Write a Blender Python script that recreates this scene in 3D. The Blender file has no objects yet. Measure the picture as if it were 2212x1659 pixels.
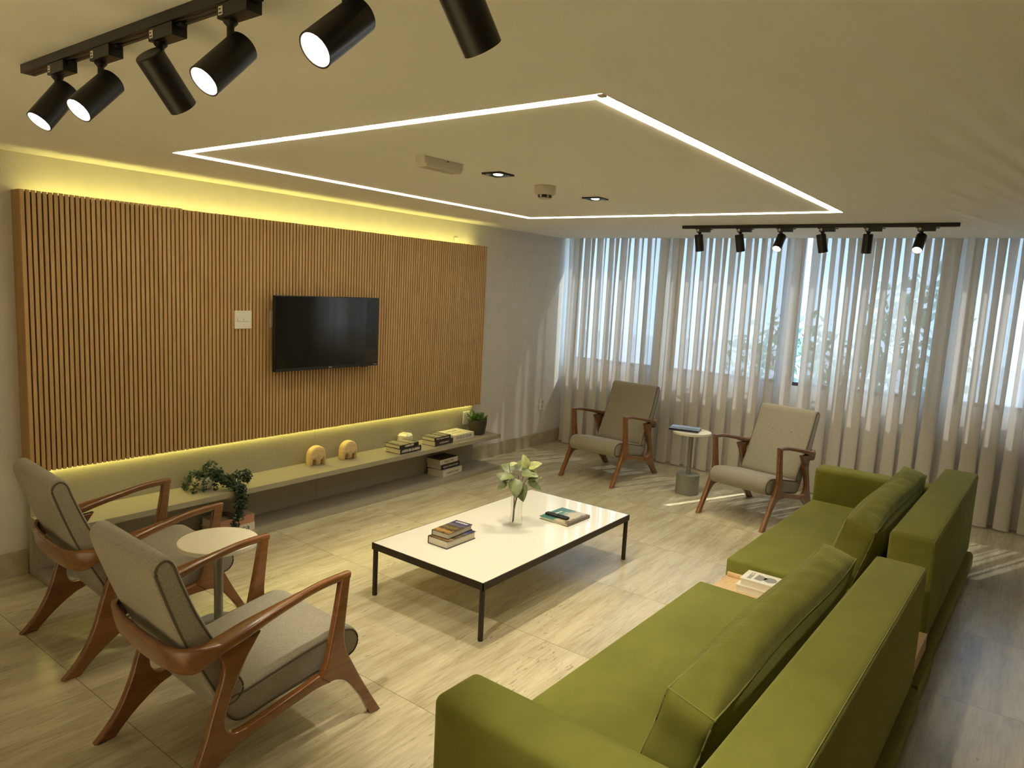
import bpy, bmesh, math, random
from math import sin, cos, pi, radians as rad
from mathutils import Vector, Matrix
random.seed(7)
S = bpy.context.scene
COL = S.collection
H = 2.40                       # ceiling height
# ------------------------------------------------------------------ camera
FPX, YAW, PITCH, ROLL = 1538.37, 0.640665, -0.134652, 0.0515273
CAM = Vector((-7.16888, -4.61031, 1.80631))
fw = Vector((cos(YAW)*cos(PITCH), sin(YAW)*cos(PITCH), sin(PITCH)))
rt = fw.cross(Vector((0, 0, 1))).normalized(); up = rt.cross(fw)
r2 = rt*cos(ROLL) + up*sin(ROLL); u2 = up*cos(ROLL) - rt*sin(ROLL)
cd = bpy.data.cameras.new('camera'); cam = bpy.data.objects.new('camera', cd); COL.objects.link(cam)
cd.sensor_width = 36; cd.lens = FPX/2212*36; cd.clip_start = .02; cd.clip_end = 200
cam.matrix_world = Matrix(((r2.x, u2.x, -fw.x, CAM.x), (r2.y, u2.y, -fw.y, CAM.y), (r2.z, u2.z, -fw.z, CAM.z), (0, 0, 0, 1)))
S.camera = cam
S.view_settings.view_transform = 'Standard'; S.view_settings.look = 'None'
S.view_settings.gamma = 1; S.view_settings.exposure = 0; S.view_settings.use_curve_mapping = False
S.cycles.use_denoising = True
S.cycles.max_bounces = 10; S.cycles.diffuse_bounces = 5; S.cycles.glossy_bounces = 4
S.cycles.transparent_max_bounces = 24; S.cycles.transmission_bounces = 8
S.cycles.sample_clamp_indirect = 6; S.cycles.caustics_reflective = False; S.cycles.caustics_refractive = False

# ------------------------------------------------------------------ material helpers
class NT:
    def __init__(s, name):
        s.m = bpy.data.materials.new(name); s.m.use_nodes = True
        s.t = s.m.node_tree; s.b = s.t.nodes['Principled BSDF']; s.out = s.t.nodes['Material Output']
    def n(s, typ, **kw):
        nd = s.t.nodes.new(typ)
        for k, v in kw.items():
            if k in nd.inputs.keys(): nd.inputs[k].default_value = v
            else: setattr(nd, k, v)
        return nd
    def l(s, a, b): s.t.links.new(a, b)
    def coord(s, kind='Object', scale=(1, 1, 1)):
        c = s.n('ShaderNodeTexCoord'); mp = s.n('ShaderNodeMapping'); mp.inputs['Scale'].default_value = scale
        s.l(c.outputs[kind], mp.inputs['Vector']); return mp.outputs['Vector']
    def noise(s, vec, scale, detail=3, rough=.55, dist=0):
        nd = s.n('ShaderNodeTexNoise'); nd.inputs['Scale'].default_value = scale; nd.inputs['Detail'].default_value = detail
        nd.inputs['Roughness'].default_value = rough; nd.inputs['Distortion'].default_value = dist
        s.l(vec, nd.inputs['Vector']); return nd.outputs['Fac']
    def ramp(s, fac, stops):
        r = s.n('ShaderNodeValToRGB'); e = r.color_ramp.elements
        while len(e) > 1: e.remove(e[-1])
        e[0].position = stops[0][0]; e[0].color = c4(stops[0][1])
        for p, c in stops[1:]:
            q = e.new(p); q.color = c4(c)
        s.l(fac, r.inputs['Fac']); return r.outputs['Color']
    def mix(s, fac, a, b, mode='MIX'):
        m = s.n('ShaderNodeMix', data_type='RGBA', blend_type=mode)
        for sock, v in ((m.inputs[0], fac), (m.inputs[6], a), (m.inputs[7], b)):
            if hasattr(v, 'links'): s.l(v, sock)
            else: sock.default_value = v if isinstance(v, float) else c4(v)
        return m.outputs[2]
    def math(s, op, a, b=0.0, c=0.0):
        m = s.n('ShaderNodeMath', operation=op)
        for i, v in enumerate((a, b, c)):
            if hasattr(v, 'links'): s.l(v, m.inputs[i])
            else: m.inputs[i].default_value = v
        return m.outputs[0]
    def bump(s, h, strength=.3, dist=.01):
        b = s.n('ShaderNodeBump'); b.inputs['Strength'].default_value = strength; b.inputs['Distance'].default_value = dist
        s.l(h, b.inputs['Height']); s.l(b.outputs['Normal'], s.b.inputs['Normal'])
    def set(s, **kw):
        for k, v in kw.items():
            i = s.b.inputs[k.replace('_', ' ')]
            if hasattr(v, 'links'): s.l(v, i)
            else: i.default_value = c4(v) if isinstance(v, tuple) else v
        return s
def c4(c): return tuple(c) if len(c) == 4 else (*c, 1.0)
def plain(name, col, rough=.5, noise=.06, nscale=30, metal=0, bump=0, **kw):
    n = NT(name); v = n.coord()
    f = n.noise(v, nscale, 3)
    d = tuple(max(0, x*(1-noise)) for x in col); b = tuple(min(1, x*(1+noise)) for x in col)
    n.set(Base_Color=n.ramp(f, [(.3, d), (.7, b)]), Roughness=rough, Metallic=metal, **kw)
    if bump: n.bump(f, bump, .002)
    return n.m
def emit(name, col, strength):
    n = NT(name); n.set(Base_Color=col, Emission_Color=col, Emission_Strength=strength, Roughness=.4); return n.m
def wood(name, dark, light, scale=(1, 12, 12), rough=.4, coat=0, fine=1.0, bump=.08):
    n = NT(name); v = n.coord(scale=scale)
    a = n.noise(v, 2.2*fine, 6, .62, .8); b = n.noise(v, 11*fine, 4, .7, .2)
    f = n.math('ADD', n.math('MULTIPLY', a, .7), n.math('MULTIPLY', b, .3))
    n.set(Base_Color=n.ramp(f, [(.32, dark), (.5, tuple((x+y)/2 for x, y in zip(dark, light))), (.68, light)]), Roughness=rough, Coat_Weight=coat, Coat_Roughness=.12)
    n.bump(b, bump, .002); return n.m

M = {}
M['wall'] = plain('wall_paint', (.64, .605, .545), .85, .03, 9)
M['ceiling'] = plain('ceiling_paint', (.86, .84, .78), .8, .015, 3)
# travertine tiles, veins along x
def floor_mat():
    n = NT('travertine_tile')
    co = n.n('ShaderNodeTexCoord').outputs['Object']
    sx = n.n('ShaderNodeSeparateXYZ'); n.l(co, sx.inputs[0])
    ux = n.math('DIVIDE', n.math('ADD', sx.outputs[0], 2.53+8.5), .85); uy = n.math('DIVIDE', n.math('ADD', sx.outputs[1], 2.36+8.5), .85)
    ix, iy = n.math('FLOOR', ux), n.math('FLOOR', uy)
    cb = n.n('ShaderNodeCombineXYZ'); n.l(ix, cb.inputs[0]); n.l(iy, cb.inputs[1])
    wn = n.n('ShaderNodeTexWhiteNoise', noise_dimensions='3D'); n.l(cb.outputs[0], wn.inputs['Vector'])
    off = n.n('ShaderNodeVectorMath', operation='SCALE'); n.l(wn.outputs['Color'], off.inputs[0]); off.inputs['Scale'].default_value = 9
    ad = n.n('ShaderNodeVectorMath', operation='ADD'); n.l(co, ad.inputs[0]); n.l(off.outputs[0], ad.inputs[1])
    def mp(sc):
        m = n.n('ShaderNodeMapping'); m.inputs['Scale'].default_value = sc; n.l(ad.outputs[0], m.inputs['Vector']); return m.outputs['Vector']
    big = n.noise(mp((.9, 7, 1)), 1.6, 5, .6, .35)
    fin = n.noise(mp((3, 42, 1)), 2.0, 6, .7, .3)
    cl = n.noise(mp((1, 1.6, 1)), 2.4, 4)
    f = n.math('ADD', n.math('MULTIPLY', big, .42), n.math('ADD', n.math('MULTIPLY', fin, .42), n.math('MULTIPLY', cl, .16)))
    base = n.ramp(f, [(.32, (.29, .24, .145)), (.46, (.46, .40, .262)), (.54, (.54, .48, .33)), (.68, (.67, .61, .44))])
    pit = n.noise(mp((16, 70, 1)), 1.0, 3, .6, .1); msk = n.noise(mp((1.2, 4, 1)), 1.3, 3)
    pm = n.ramp(n.math('MULTIPLY', pit, n.math('ADD', .55, n.math('MULTIPLY', msk, .9))), [(.695, (0, 0, 0)), (.735, (1, 1, 1))])
    col = n.mix(n.math('MULTIPLY', pm, .55), base, (.17, .125, .07))
    tint = n.math('ADD', .95, n.math('MULTIPLY', wn.outputs['Value'], .10))
    cc = n.n('ShaderNodeCombineColor'); [n.l(tint, cc.inputs[i]) for i in range(3)]
    col = n.mix(1.0, col, cc.outputs[0], 'MULTIPLY')
    def line(u, w):
        fr = n.math('FRACT', u); d = n.math('MINIMUM', fr, n.math('SUBTRACT', 1.0, fr)); return n.math('LESS_THAN', d, w)
    g = n.math('MAXIMUM', line(ux, .0018), n.math('MULTIPLY', line(uy, .0014), .6))
    col = n.mix(n.math('MULTIPLY', g, .75), col, (.12, .095, .065))
    n.set(Base_Color=col, Roughness=n.math('ADD', .15, n.math('MULTIPLY', fin, .16)), Specular_IOR_Level=.85)
    n.bump(n.math('SUBTRACT', n.math('MULTIPLY', fin, .3), n.math('MULTIPLY', pm, .8)), .08, .003)
    return n.m
M['floor'] = floor_mat()
M['baseboard'] = plain('travertine_baseboard', (.44, .375, .265), .4, .14, 14)
M['slat'] = wood('slat_oak', (.42, .255, .102), (.58, .385, .175), (14, 14, .8), .5)
M['slat_gap'] = plain('slat_groove_brown', (.085, .030, .010), .8, .1)
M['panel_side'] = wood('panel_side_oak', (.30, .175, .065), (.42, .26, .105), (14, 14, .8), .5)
M['cab'] = plain('taupe_laminate', (.335, .305, .235), .5, .025, 60)
M['cabback'] = plain('taupe_linen_laminate', (.36, .325, .245), .6, .05, 90)
M['walnut'] = wood('varnished_walnut', (.125, .042, .010), (.235, .092, .024), (1.0, 9, 9), .26, .55, 1.0, .02)
def fabric_mat(name, a, b, scale, rough=.95, sheen=.25, bump=.25):
    n = NT(name); v = n.coord()
    f = n.noise(v, scale, 4, .75); g = n.noise(v, 5, 3)
    c = n.ramp(f, [(.30, a), (.70, b)])
    c = n.mix(n.math('MULTIPLY', g, .12), c, a)
    n.set(Base_Color=c, Roughness=rough, Sheen_Weight=sheen, Sheen_Roughness=.5, Specular_IOR_Level=.2)
    n.bump(f, bump, .003); return n.m
M['wool'] = fabric_mat('grey_wool', (.19, .168, .128), (.40, .36, .285), 210)
M['pipe'] = plain('dark_piping', (.085, .07, .045), .9)
M['wooltrim'] = plain('grey_piping', (.23, .20, .145), .9)
def velvet_mat(name, wr=0.0):
    n = NT(name); v = n.coord()
    g = n.noise(v, 2.6, 4, .6, .4); f = n.noise(v, 320, 2)
    c = n.ramp(g, [(.25, (.125, .130, .022)), (.75, (.190, .192, .038))])
    n.set(Base_Color=c, Roughness=.85, Sheen_Weight=.5, Sheen_Roughness=.35, Sheen_Tint=(.62, .62, .25, 1), Specular_IOR_Level=.15)
    h = n.math('MULTIPLY', f, .15)
    if wr:
        a = n.noise(n.coord(scale=(6, 1.3, 1.3)), 2.0, 3, .5, 1.4)
        w = n.math('ABSOLUTE', n.math('SUBTRACT', a, .5)); w = n.math('POWER', n.math('MINIMUM', n.math('MULTIPLY', w, 6.0), 1.0), .6)
        h = n.math('ADD', h, n.math('MULTIPLY', w, wr))
    n.bump(h, .5, .012); return n.m
M['velvet'] = velvet_mat('olive_velvet'); M['velvet_w'] = velvet_mat('olive_velvet_creased', .16)
M['velvet_seam'] = plain('olive_seam', (.20, .20, .055), .8)
M['blackm'] = plain('matt_black_metal', (.012, .011, .010), .38, .1, 40, .2)
M['bronze'] = plain('dark_bronze_metal', (.035, .024, .015), .42, .1, 40, .5)
M['blackp'] = plain('black_plastic', (.010, .010, .011), .45)
M['screen'] = plain('tv_screen_glass', (.004, .004, .005), .07, .0, 5, Specular_IOR_Level=1.0)
M['glosswhite'] = plain('white_lacquered_glass', (.80, .775, .69), .05, .01, 5, Coat_Weight=.6, Coat_Roughness=.03)
M['matwhite'] = plain('cream_lacquer', (.78, .73, .58), .4, .02, 12)
M['greym'] = plain('grey_green_metal', (.20, .205, .165), .45, .04, 30)
M['polem'] = plain('grey_metal_pole', (.23, .225, .19), .35, .04, 30, .3)
M['whitep'] = plain('white_plastic', (.78, .75, .66), .4, .01)
M['greyp'] = plain('offwhite_plastic', (.55, .50, .40), .5, .02)
M['dark'] = plain('dark_slot', (.02, .018, .015), .6)
M['oak'] = wood('light_oak', (.50, .33, .155), (.70, .52, .29), (1.5, 14, 14), .45)
M['pale'] = wood('carved_pale_wood', (.60, .42, .19), (.80, .62, .34), (2, 2, 26), .5, 0, .8, .2)
M['paper'] = plain('book_paper', (.66, .60, .47), .8, .05, 90)
M['black_cover'] = plain('black_book_cover', (.018, .016, .016), .35)
M['brown_cover'] = plain('dark_brown_cover', (.040, .024, .018), .4)
M['white_cover'] = plain('white_book_cover', (.74, .70, .58), .35, .02)
M['navy_cover'] = plain('navy_cover', (.012, .014, .032), .25)
M['ink'] = plain('black_ink', (.03, .027, .025), .6); M['inkgrey'] = plain('grey_ink', (.26, .245, .23), .6)
M['inkwhite'] = plain('white_ink', (.85, .82, .75), .5)
M['leaf_dark'] = plain('dark_green_leaf', (.020, .052, .022), .45, .35, 40)
M['leaf_succ'] = plain('succulent_leaf', (.07, .14, .028), .45, .5, 30)
M['leaf_pothos'] = plain('pothos_leaf', (.13, .16, .055), .4, .45, 22)
M['leaf_var'] = plain('pale_variegated_leaf', (.34, .36, .14), .4, .3, 40)
M['stem'] = plain('plant_stem', (.10, .095, .04), .6)
M['ceramic'] = plain('white_ceramic', (.72, .69, .60), .3, .01)
M['charpot'] = plain('charcoal_pot', (.045, .038, .026), .6, .15, 20)
M['soil'] = plain('potting_soil', (.02, .015, .01), .95, .4, 60)
M['alu'] = plain('dark_anodised_frame', (.035, .035, .034), .4, .05, 30, .4)
M['led'] = emit('white_led_diffuser', (1, .87, .60), 24.0)
M['ledwarm'] = emit('warm_led_tape', (1, .93, .25), 26.0)
M['lens'] = emit('lit_spot_lens', (1, .92, .72), 26.0)
M['rim_glint'] = emit('painted_glint_rim', (1, .93, .78), 2.2)  # emission stands in for the ring's reflection of its lamp
def photo_cover(name, stops, axis=0, scale=18, dist=2):
    # printed cover picture: bands of colour broken up by noise (flat print)
    n = NT(name); co = n.n('ShaderNodeTexCoord').outputs['Object']; sp = n.n('ShaderNodeSeparateXYZ'); n.l(co, sp.inputs[0])
    f = n.noise(co, scale, 5, .65, dist)
    t = n.math('ADD', sp.outputs[axis], n.math('MULTIPLY', n.math('SUBTRACT', f, .5), .10))
    t = n.math('ADD', n.math('MULTIPLY', t, 4.0), .5)
    n.set(Base_Color=n.ramp(t, stops), Roughness=.22); return n.m
M['london'] = photo_cover('city_photo_cover', [(.0, (.04, .05, .10)), (.22, (.055, .06, .13)), (.36, (.14, .12, .16)), (.44, (.05, .05, .03)), (.55, (.16, .12, .05)), (.72, (.05, .03, .025)), (.82, (.42, .24, .07)), (1, (.07, .035, .015))])
M['teal'] = photo_cover('teal_photo_cover', [(.0, (.09, .06, .02)), (.16, (.14, .09, .03)), (.22, (.50, .44, .30)), (.46, (.46, .42, .30)), (.58, (.08, .19, .15)), (1, (.02, .14, .12))], 1, 14, 1)
M['bluebook'] = photo_cover('blue_photo_cover', [(.0, (.40, .50, .62)), (.22, (.17, .25, .36)), (.42, (.03, .045, .06)), (.55, (.35, .50, .72)), (1, (.16, .28, .55))], 1, 12, 2)
M['fashion'] = photo_cover('grey_photo_cover', [(.0, (.10, .09, .07)), (.4, (.35, .32, .25)), (.5, (.08, .07, .06)), (.7, (.30, .27, .2)), (1, (.06, .055, .05))], 0, 22, 2)
M['salmon'] = plain('salmon_book_cover', (.50, .255, .165), .5, .06)
M['pinkphoto'] = photo_cover('pink_photo_cover', [(.0, (.44, .34, .27)), (.3, (.40, .30, .24)), (.42, (.05, .02, .02)), (.6, (.12, .05, .045)), (.7, (.42, .33, .27)), (1, (.45, .36, .29))], 0, 10, 1)
def curtain_mat():
    n = NT('sheer_curtain_weave'); v = n.coord(scale=(1, 260, 30))
    w = n.noise(v, 1.0, 2); f = n.math('MULTIPLY', n.math('ADD', n.math('MULTIPLY', w, .20), .05), 1.0)
    tr = n.n('ShaderNodeBsdfTransparent'); tr.inputs[0].default_value = (1, 1, 1, 1)
    tl = n.n('ShaderNodeBsdfTranslucent'); tl.inputs[0].default_value = (.62, .57, .54, 1)
    df = n.n('ShaderNodeBsdfDiffuse'); df.inputs[0].default_value = (.78, .73, .65, 1)
    m1 = n.n('ShaderNodeMixShader'); m1.inputs[0].default_value = .22; n.l(df.outputs[0], m1.inputs[1]); n.l(tl.outputs[0], m1.inputs[2])
    m2 = n.n('ShaderNodeMixShader'); n.l(f, m2.inputs[0]); n.l(m1.outputs[0], m2.inputs[1]); n.l(tr.outputs[0], m2.inputs[2])
    n.l(m2.outputs[0], n.out.inputs['Surface']); return n.m
M['curtain'] = curtain_mat()
def pane_mat():
    n = NT('window_glass'); tr = n.n('ShaderNodeBsdfTransparent'); tr.inputs[0].default_value = (.93, .97, .97, 1)
    gl = n.n('ShaderNodeBsdfGlossy'); gl.inputs['Roughness'].default_value = .02
    mx = n.n('ShaderNodeMixShader'); fr = n.n('ShaderNodeFresnel'); fr.inputs[0].default_value = 1.45
    ge = n.n('ShaderNodeNewGeometry'); n.l(n.math('MULTIPLY', fr.outputs[0], n.math('SUBTRACT', 1.0, ge.outputs['Backfacing'])), mx.inputs[0]); n.l(tr.outputs[0], mx.inputs[1]); n.l(gl.outputs[0], mx.inputs[2]); n.l(mx.outputs[0], n.out.inputs['Surface']); return n.m
M['pane'] = pane_mat()
def vase_mat():
    n = NT('clear_vase_glass'); tr = n.n('ShaderNodeBsdfTransparent'); tr.inputs[0].default_value = (.975, .98, .965, 1)
    gl = n.n('ShaderNodeBsdfGlossy'); gl.inputs['Roughness'].default_value = .03
    mx = n.n('ShaderNodeMixShader'); fr = n.n('ShaderNodeFresnel'); fr.inputs[0].default_value = 1.5
    ge = n.n('ShaderNodeNewGeometry'); n.l(n.math('MULTIPLY', fr.outputs[0], n.math('SUBTRACT', 1.0, ge.outputs['Backfacing'])), mx.inputs[0]); n.l(tr.outputs[0], mx.inputs[1]); n.l(gl.outputs[0], mx.inputs[2]); n.l(mx.outputs[0], n.out.inputs['Surface']); return n.m
M['vase'] = vase_mat()
M['bush'] = plain('garden_leaf', (.30, .40, .26), .7, .6, 6)
M['ground'] = plain('outdoor_paving', (.45, .45, .43), .9, .1, 2)

# ------------------------------------------------------------------ geometry helpers
def obj(name, geo, mat=None, parent=None, smooth=None, loc=None, label=None):
    if isinstance(geo, bmesh.types.BMesh):
        me = bpy.data.meshes.new(name); bmesh.ops.recalc_face_normals(geo, faces=geo.faces[:]); geo.to_mesh(me); geo.free()
    else: me = geo; me.name = name
    if mat:
        me.materials.clear()
        for m in (mat if isinstance(mat, (list, tuple)) else [mat]): me.materials.append(M[m])
    if smooth:
        for p in me.polygons: p.use_smooth = True
        me.set_sharp_from_angle(angle=rad(smooth))
    o = bpy.data.objects.new(name, me); COL.objects.link(o)
    if parent: o.parent = parent
    if loc: o.location = loc
    if label: o['label'] = label
    return o
def tag(o, label, cat, group=None):
    o['label'] = label; o['category'] = cat
    if group: o['group'] = group
    return o
def thing(name, label, cat, loc=(0, 0, 0), rz=0.0, group=None):
    o = bpy.data.objects.new(name, None); COL.objects.link(o); o.location = loc; o.rotation_euler = (0, 0, rz); o.empty_display_size = .05
    return tag(o, label, cat, group)
def struct(o): o['kind'] = 'structure'; return o
def dup(root, label, loc, rz):
    c = root.copy(); COL.objects.link(c); c.location = loc; c.rotation_euler = (0, 0, rz); c['label'] = label
    for a in root.children:
        b = a.copy(); COL.objects.link(b); b.parent = c
        for d in a.children:
            e = d.copy(); COL.objects.link(e); e.parent = b
    return c
def box(bm, x0, x1, y0, y1, z0, z1, bev=0, seg=2):
    r = bmesh.ops.create_cube(bm, size=1)
    vs = r['verts']
    for v in vs: v.co = Vector(((x0+x1)/2+v.co.x*(x1-x0), (y0+y1)/2+v.co.y*(y1-y0), (z0+z1)/2+v.co.z*(z1-z0)))
    if bev:
        es = list({e for v in vs for e in v.link_edges})
        bmesh.ops.bevel(bm, geom=es, offset=bev, segments=seg, affect='EDGES', profile=.5)
    return bm
def BX(*a, **k): return box(bmesh.new(), *a, **k)
def lathe(prof, seg=32, bm=None, c=(0, 0)):
    bm = bm or bmesh.new(); rings = []
    for r, z in prof:
        if r < 1e-6: rings.append([bm.verts.new((c[0], c[1], z))])
        else: rings.append([bm.verts.new((c[0]+r*cos(2*pi*i/seg), c[1]+r*sin(2*pi*i/seg), z)) for i in range(seg)])
    for a, b in zip(rings, rings[1:]):
        for i in range(seg):
            j = (i+1) % seg
            if len(a) == 1 and len(b) == 1: continue
            if len(a) == 1: bm.faces.new((a[0], b[i], b[j]))
            elif len(b) == 1: bm.faces.new((a[i], a[j], b[0]))
            else: bm.faces.new((a[i], a[j], b[j], b[i]))
    return bm
def sweep(pts, sect, bm=None, closed=False, caps=True, upv=Vector((0, 0, 1))):
    """sect(t,i) -> list of (side, up) offsets; pts list of Vector."""
    bm = bm or bmesh.new(); n = len(pts); rings = []
    for i, p in enumerate(pts):
        a = pts[(i-1) % n] if (closed or i > 0) else pts[0]; b = pts[(i+1) % n] if (closed or i < n-1) else pts[-1]
        t = (b-a).normalized(); sd = t.cross(upv)
        if sd.length < 1e-4: sd = Vector((1, 0, 0)).cross(t)
        sd.normalize(); u = sd.cross(t).normalized()
        rings.append([bm.verts.new(p+sd*x+u*y) for x, y in sect(i/(n-1 if not closed else n), i)])
    k = len(rings[0])
    for i in range(n if closed else n-1):
        A, B = rings[i], rings[(i+1) % n]
        for j in range(k): bm.faces.new((A[j], A[(j+1) % k], B[(j+1) % k], B[j]))
    if caps and not closed:
        bm.faces.new(rings[0]); bm.faces.new(rings[-1])
    return bm
def circ(r, k=8): return [(r*cos(2*pi*i/k), r*sin(2*pi*i/k)) for i in range(k)]
def tube(pts, r, bm=None, k=8, closed=False, caps=True):
    rr = r if callable(r) else (lambda t: r)
    return sweep([Vector(p) for p in pts], lambda t, i: circ(rr(t), k), bm, closed, caps)
def rrect(w, h, r, k=3):
    out = []
    for cx, cy, a0 in ((w/2-r, h/2-r, 0), (-w/2+r, h/2-r, 90), (-w/2+r, -h/2+r, 180), (w/2-r, -h/2+r, 270)):
        for i in range(k+1):
            a = rad(a0+90*i/k); out.append((cx+r*cos(a), cy+r*sin(a)))
    return out
def catmull(P, n=6, closed=True, corners=()):
    out = []; m = len(P)
    rng = range(m) if closed else range(m-1)
    for i in rng:
        p1, p2 = P[i], P[(i+1) % m]
        p0 = P[(i-1) % m] if (closed or i > 0) else p1
        p3 = P[(i+2) % m] if (closed or i+2 < m) else p2
        if i in corners: p0 = p1
        if (i+1) % m in corners: p3 = p2
        for k in range(n):
            t = k/n
            out.append(tuple(.5*((2*b)+(-a+c)*t+(2*a-5*b+4*c-d)*t*t+(-a+3*b-3*c+d)*t**3) for a, b, c, d in zip(p0, p1, p2, p3)))
    if not closed: out.append(tuple(P[-1]))
    return out
def curve_solid(poly, half, bevel, to=None, res=2, grow=0):
    """2D outline filled, given thickness and rounded edge; laid in XZ plane (y = thickness)."""
    cu = bpy.data.curves.new('tmp', 'CURVE'); cu.dimensions = '2D'; cu.fill_mode = 'BOTH'
    sp = cu.splines.new('POLY'); sp.points.add(len(poly)-1); sp.use_cyclic_u = True
    for p, q in zip(sp.points, poly): p.co = (q[0], q[1], 0, 1)
    cu.extrude = max(half-bevel, .0001); cu.bevel_depth = bevel; cu.bevel_resolution = res; cu.offset = -bevel+grow
    o = bpy.data.objects.new('tmp', cu); COL.objects.link(o)
    dg = bpy.context.evaluated_depsgraph_get(); me = bpy.data.meshes.new_from_object(o.evaluated_get(dg))
    bpy.data.objects.remove(o); bpy.data.curves.remove(cu)
    me.transform(Matrix(((1, 0, 0, 0), (0, 0, -1, 0), (0, 1, 0, 0), (0, 0, 0, 1))))
    if to is not None: me.transform(to)
    return me
def text_mesh(s, size, mtx, width=None, ext=.0004, shear=0, bold=0):
    cu = bpy.data.curves.new('tmp', 'FONT'); cu.body = s; cu.size = size; cu.extrude = ext; cu.align_x = 'CENTER'; cu.align_y = 'CENTER'; cu.shear = shear; cu.offset = bold
    o = bpy.data.objects.new('tmp', cu); COL.objects.link(o)
    dg = bpy.context.evaluated_depsgraph_get(); me = bpy.data.meshes.new_from_object(o.evaluated_get(dg))
    bpy.data.objects.remove(o); bpy.data.curves.remove(cu)
    if width:
        xs = [v.co.x for v in me.vertices]; k = width/(max(xs)-min(xs)); me.transform(Matrix.Diagonal((k, 1, 1, 1)))
    me.transform(mtx); return me
def basis(o, ex, ey):
    ex, ey = Vector(ex).normalized(), Vector(ey).normalized(); ez = ex.cross(ey)
    return Matrix(((ex.x, ey.x, ez.x, o[0]), (ex.y, ey.y, ez.y, o[1]), (ex.z, ey.z, ez.z, o[2]), (0, 0, 0, 1)))
def jitter_grid(bm, cuts):
    bmesh.ops.subdivide_edges(bm, edges=bm.edges[:], cuts=cuts, use_grid_fill=True)

# ------------------------------------------------------------------ room shell
XB, YR = -9.6, -8.6
XW = .10                       # inner face of the window wall
struct(obj('floor', BX(XB, XW+.02, YR, .02, -.08, 0), 'floor'))
struct(obj('ceiling', BX(XB, -.14, YR, .02, H, H+.12), 'ceiling'))
struct(obj('trim_1', BX(-.15, XW+.2, YR, .02, H+.121, H+.2), 'ceiling'))          # roof of the curtain pocket
struct(obj('wall_left', BX(XB, XW+.2, 0, .12, -.08, H+.2), 'wall'))
struct(obj('wall_back', BX(XB-.12, XB, YR-.1, .12, -.08, H+.2), 'wall'))
struct(obj('wall_right', BX(XB, XW+.2, YR-.12, YR, -.08, H+.2), 'wall'))
struct(obj('baseboard_left', BX(XB, -5.645, -.014, 0, 0, .148, bev=.002), 'baseboard'))
struct(obj('baseboard_corner', BX(-1.685, XW, -.014, 0, 0, .148, bev=.002), 'baseboard'))
# window wall: sill wall, piers and openings
SILL, WTOP = .985, 2.47
opens = [(-1.155, -.045), (-2.50, -1.318), (-3.84, -2.60), (-5.18, -4.01)]
bm = bmesh.new(); box(bm, XW, XW+.14, YR, .0, -.08, SILL); box(bm, XW, XW+.14, YR, 0, WTOP, H+.2)
prev = 0.0
for a, b in opens:
    box(bm, XW, XW+.14, b, prev, SILL, WTOP); prev = a
box(bm, XW, XW+.14, YR, prev, SILL, WTOP)
struct(obj('wall_window', bm, 'wall'))
for i, (a, b) in enumerate(opens):
    w = bpy.data.objects.new('window_%d' % (i+1), None); COL.objects.link(w); w.location = (XW+.05, (a+b)/2, SILL); struct(w)
    hw = (b-a)/2; hh = WTOP-SILL; fr = .035
    bm = bmesh.new()
    box(bm, -.025, .025, -hw, hw, 0, fr); box(bm, -.025, .025, -hw, hw, hh-fr, hh)
    box(bm, -.025, .025, -hw, -hw+fr, fr, hh-fr); box(bm, -.025, .025, hw-fr, hw, fr, hh-fr)
    obj('window_frame', bm, 'alu', w)
    obj('glass', BX(-.003, .003, -hw+fr, hw-fr, fr, hh-fr), 'pane', w)
    if i in (1, 2, 3):
        bm = tube([(-.03, hw*.5, .05), (-.055, hw*.5, .045), (-.06, hw*.5-.05, .035), (-.06, hw*.5-.07, .02)], .008); 
        if i == 1: tube([(-.03, -hw*.62, .05), (-.055, -hw*.62, .045), (-.06, -hw*.62-.05, .035), (-.06, -hw*.62-.07, .02)], .008, bm)
        obj('window_handle', bm, 'blackm', w, 40)

# ------------------------------------------------------------------ outdoors behind the curtains
struct(obj('outside_ground', BX(XW+.3, 30, -30, 20, -.6, -.5), 'ground'))
def bush(loc, r, hgt, label, seed):
    random.seed(seed); bm = bmesh.new()
    for _ in range(650):
        a, b, q = random.uniform(0, 2*pi), random.uniform(-.9, 1), random.uniform(.55, 1)
        p = Vector((r*q*cos(a)*math.sqrt(1-b*b), r*q*sin(a)*math.sqrt(1-b*b), hgt/2+hgt/2*q*b))
        d = Vector((random.uniform(-1, 1), random.uniform(-1, 1), random.uniform(-1, 1))).normalized(); e = d.orthogonal().normalized(); s = random.uniform(.07, .13)
        bm.faces.new([bm.verts.new(p+v) for v in (d*s, e*s*.5, -d*s, -e*s*.5)])
    t = thing('garden_shrub', label, 'shrub', loc); obj('foliage', bm, 'bush', t)
    obj('trunk', lathe([(0, -.1), (.04, -.1), (.03, hgt*.6), (0, hgt*.6)], 8), 'stem', t); return t
bush((3.2, -1.7, -.45), .9, 2.2, 'leafy green shrub outside, seen through the curtain behind the first armchair', 3)
bush((4.2, -3.1, -.45), .8, 2.9, 'tall green shrub outside, seen through the slit between the curtains', 5)

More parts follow.
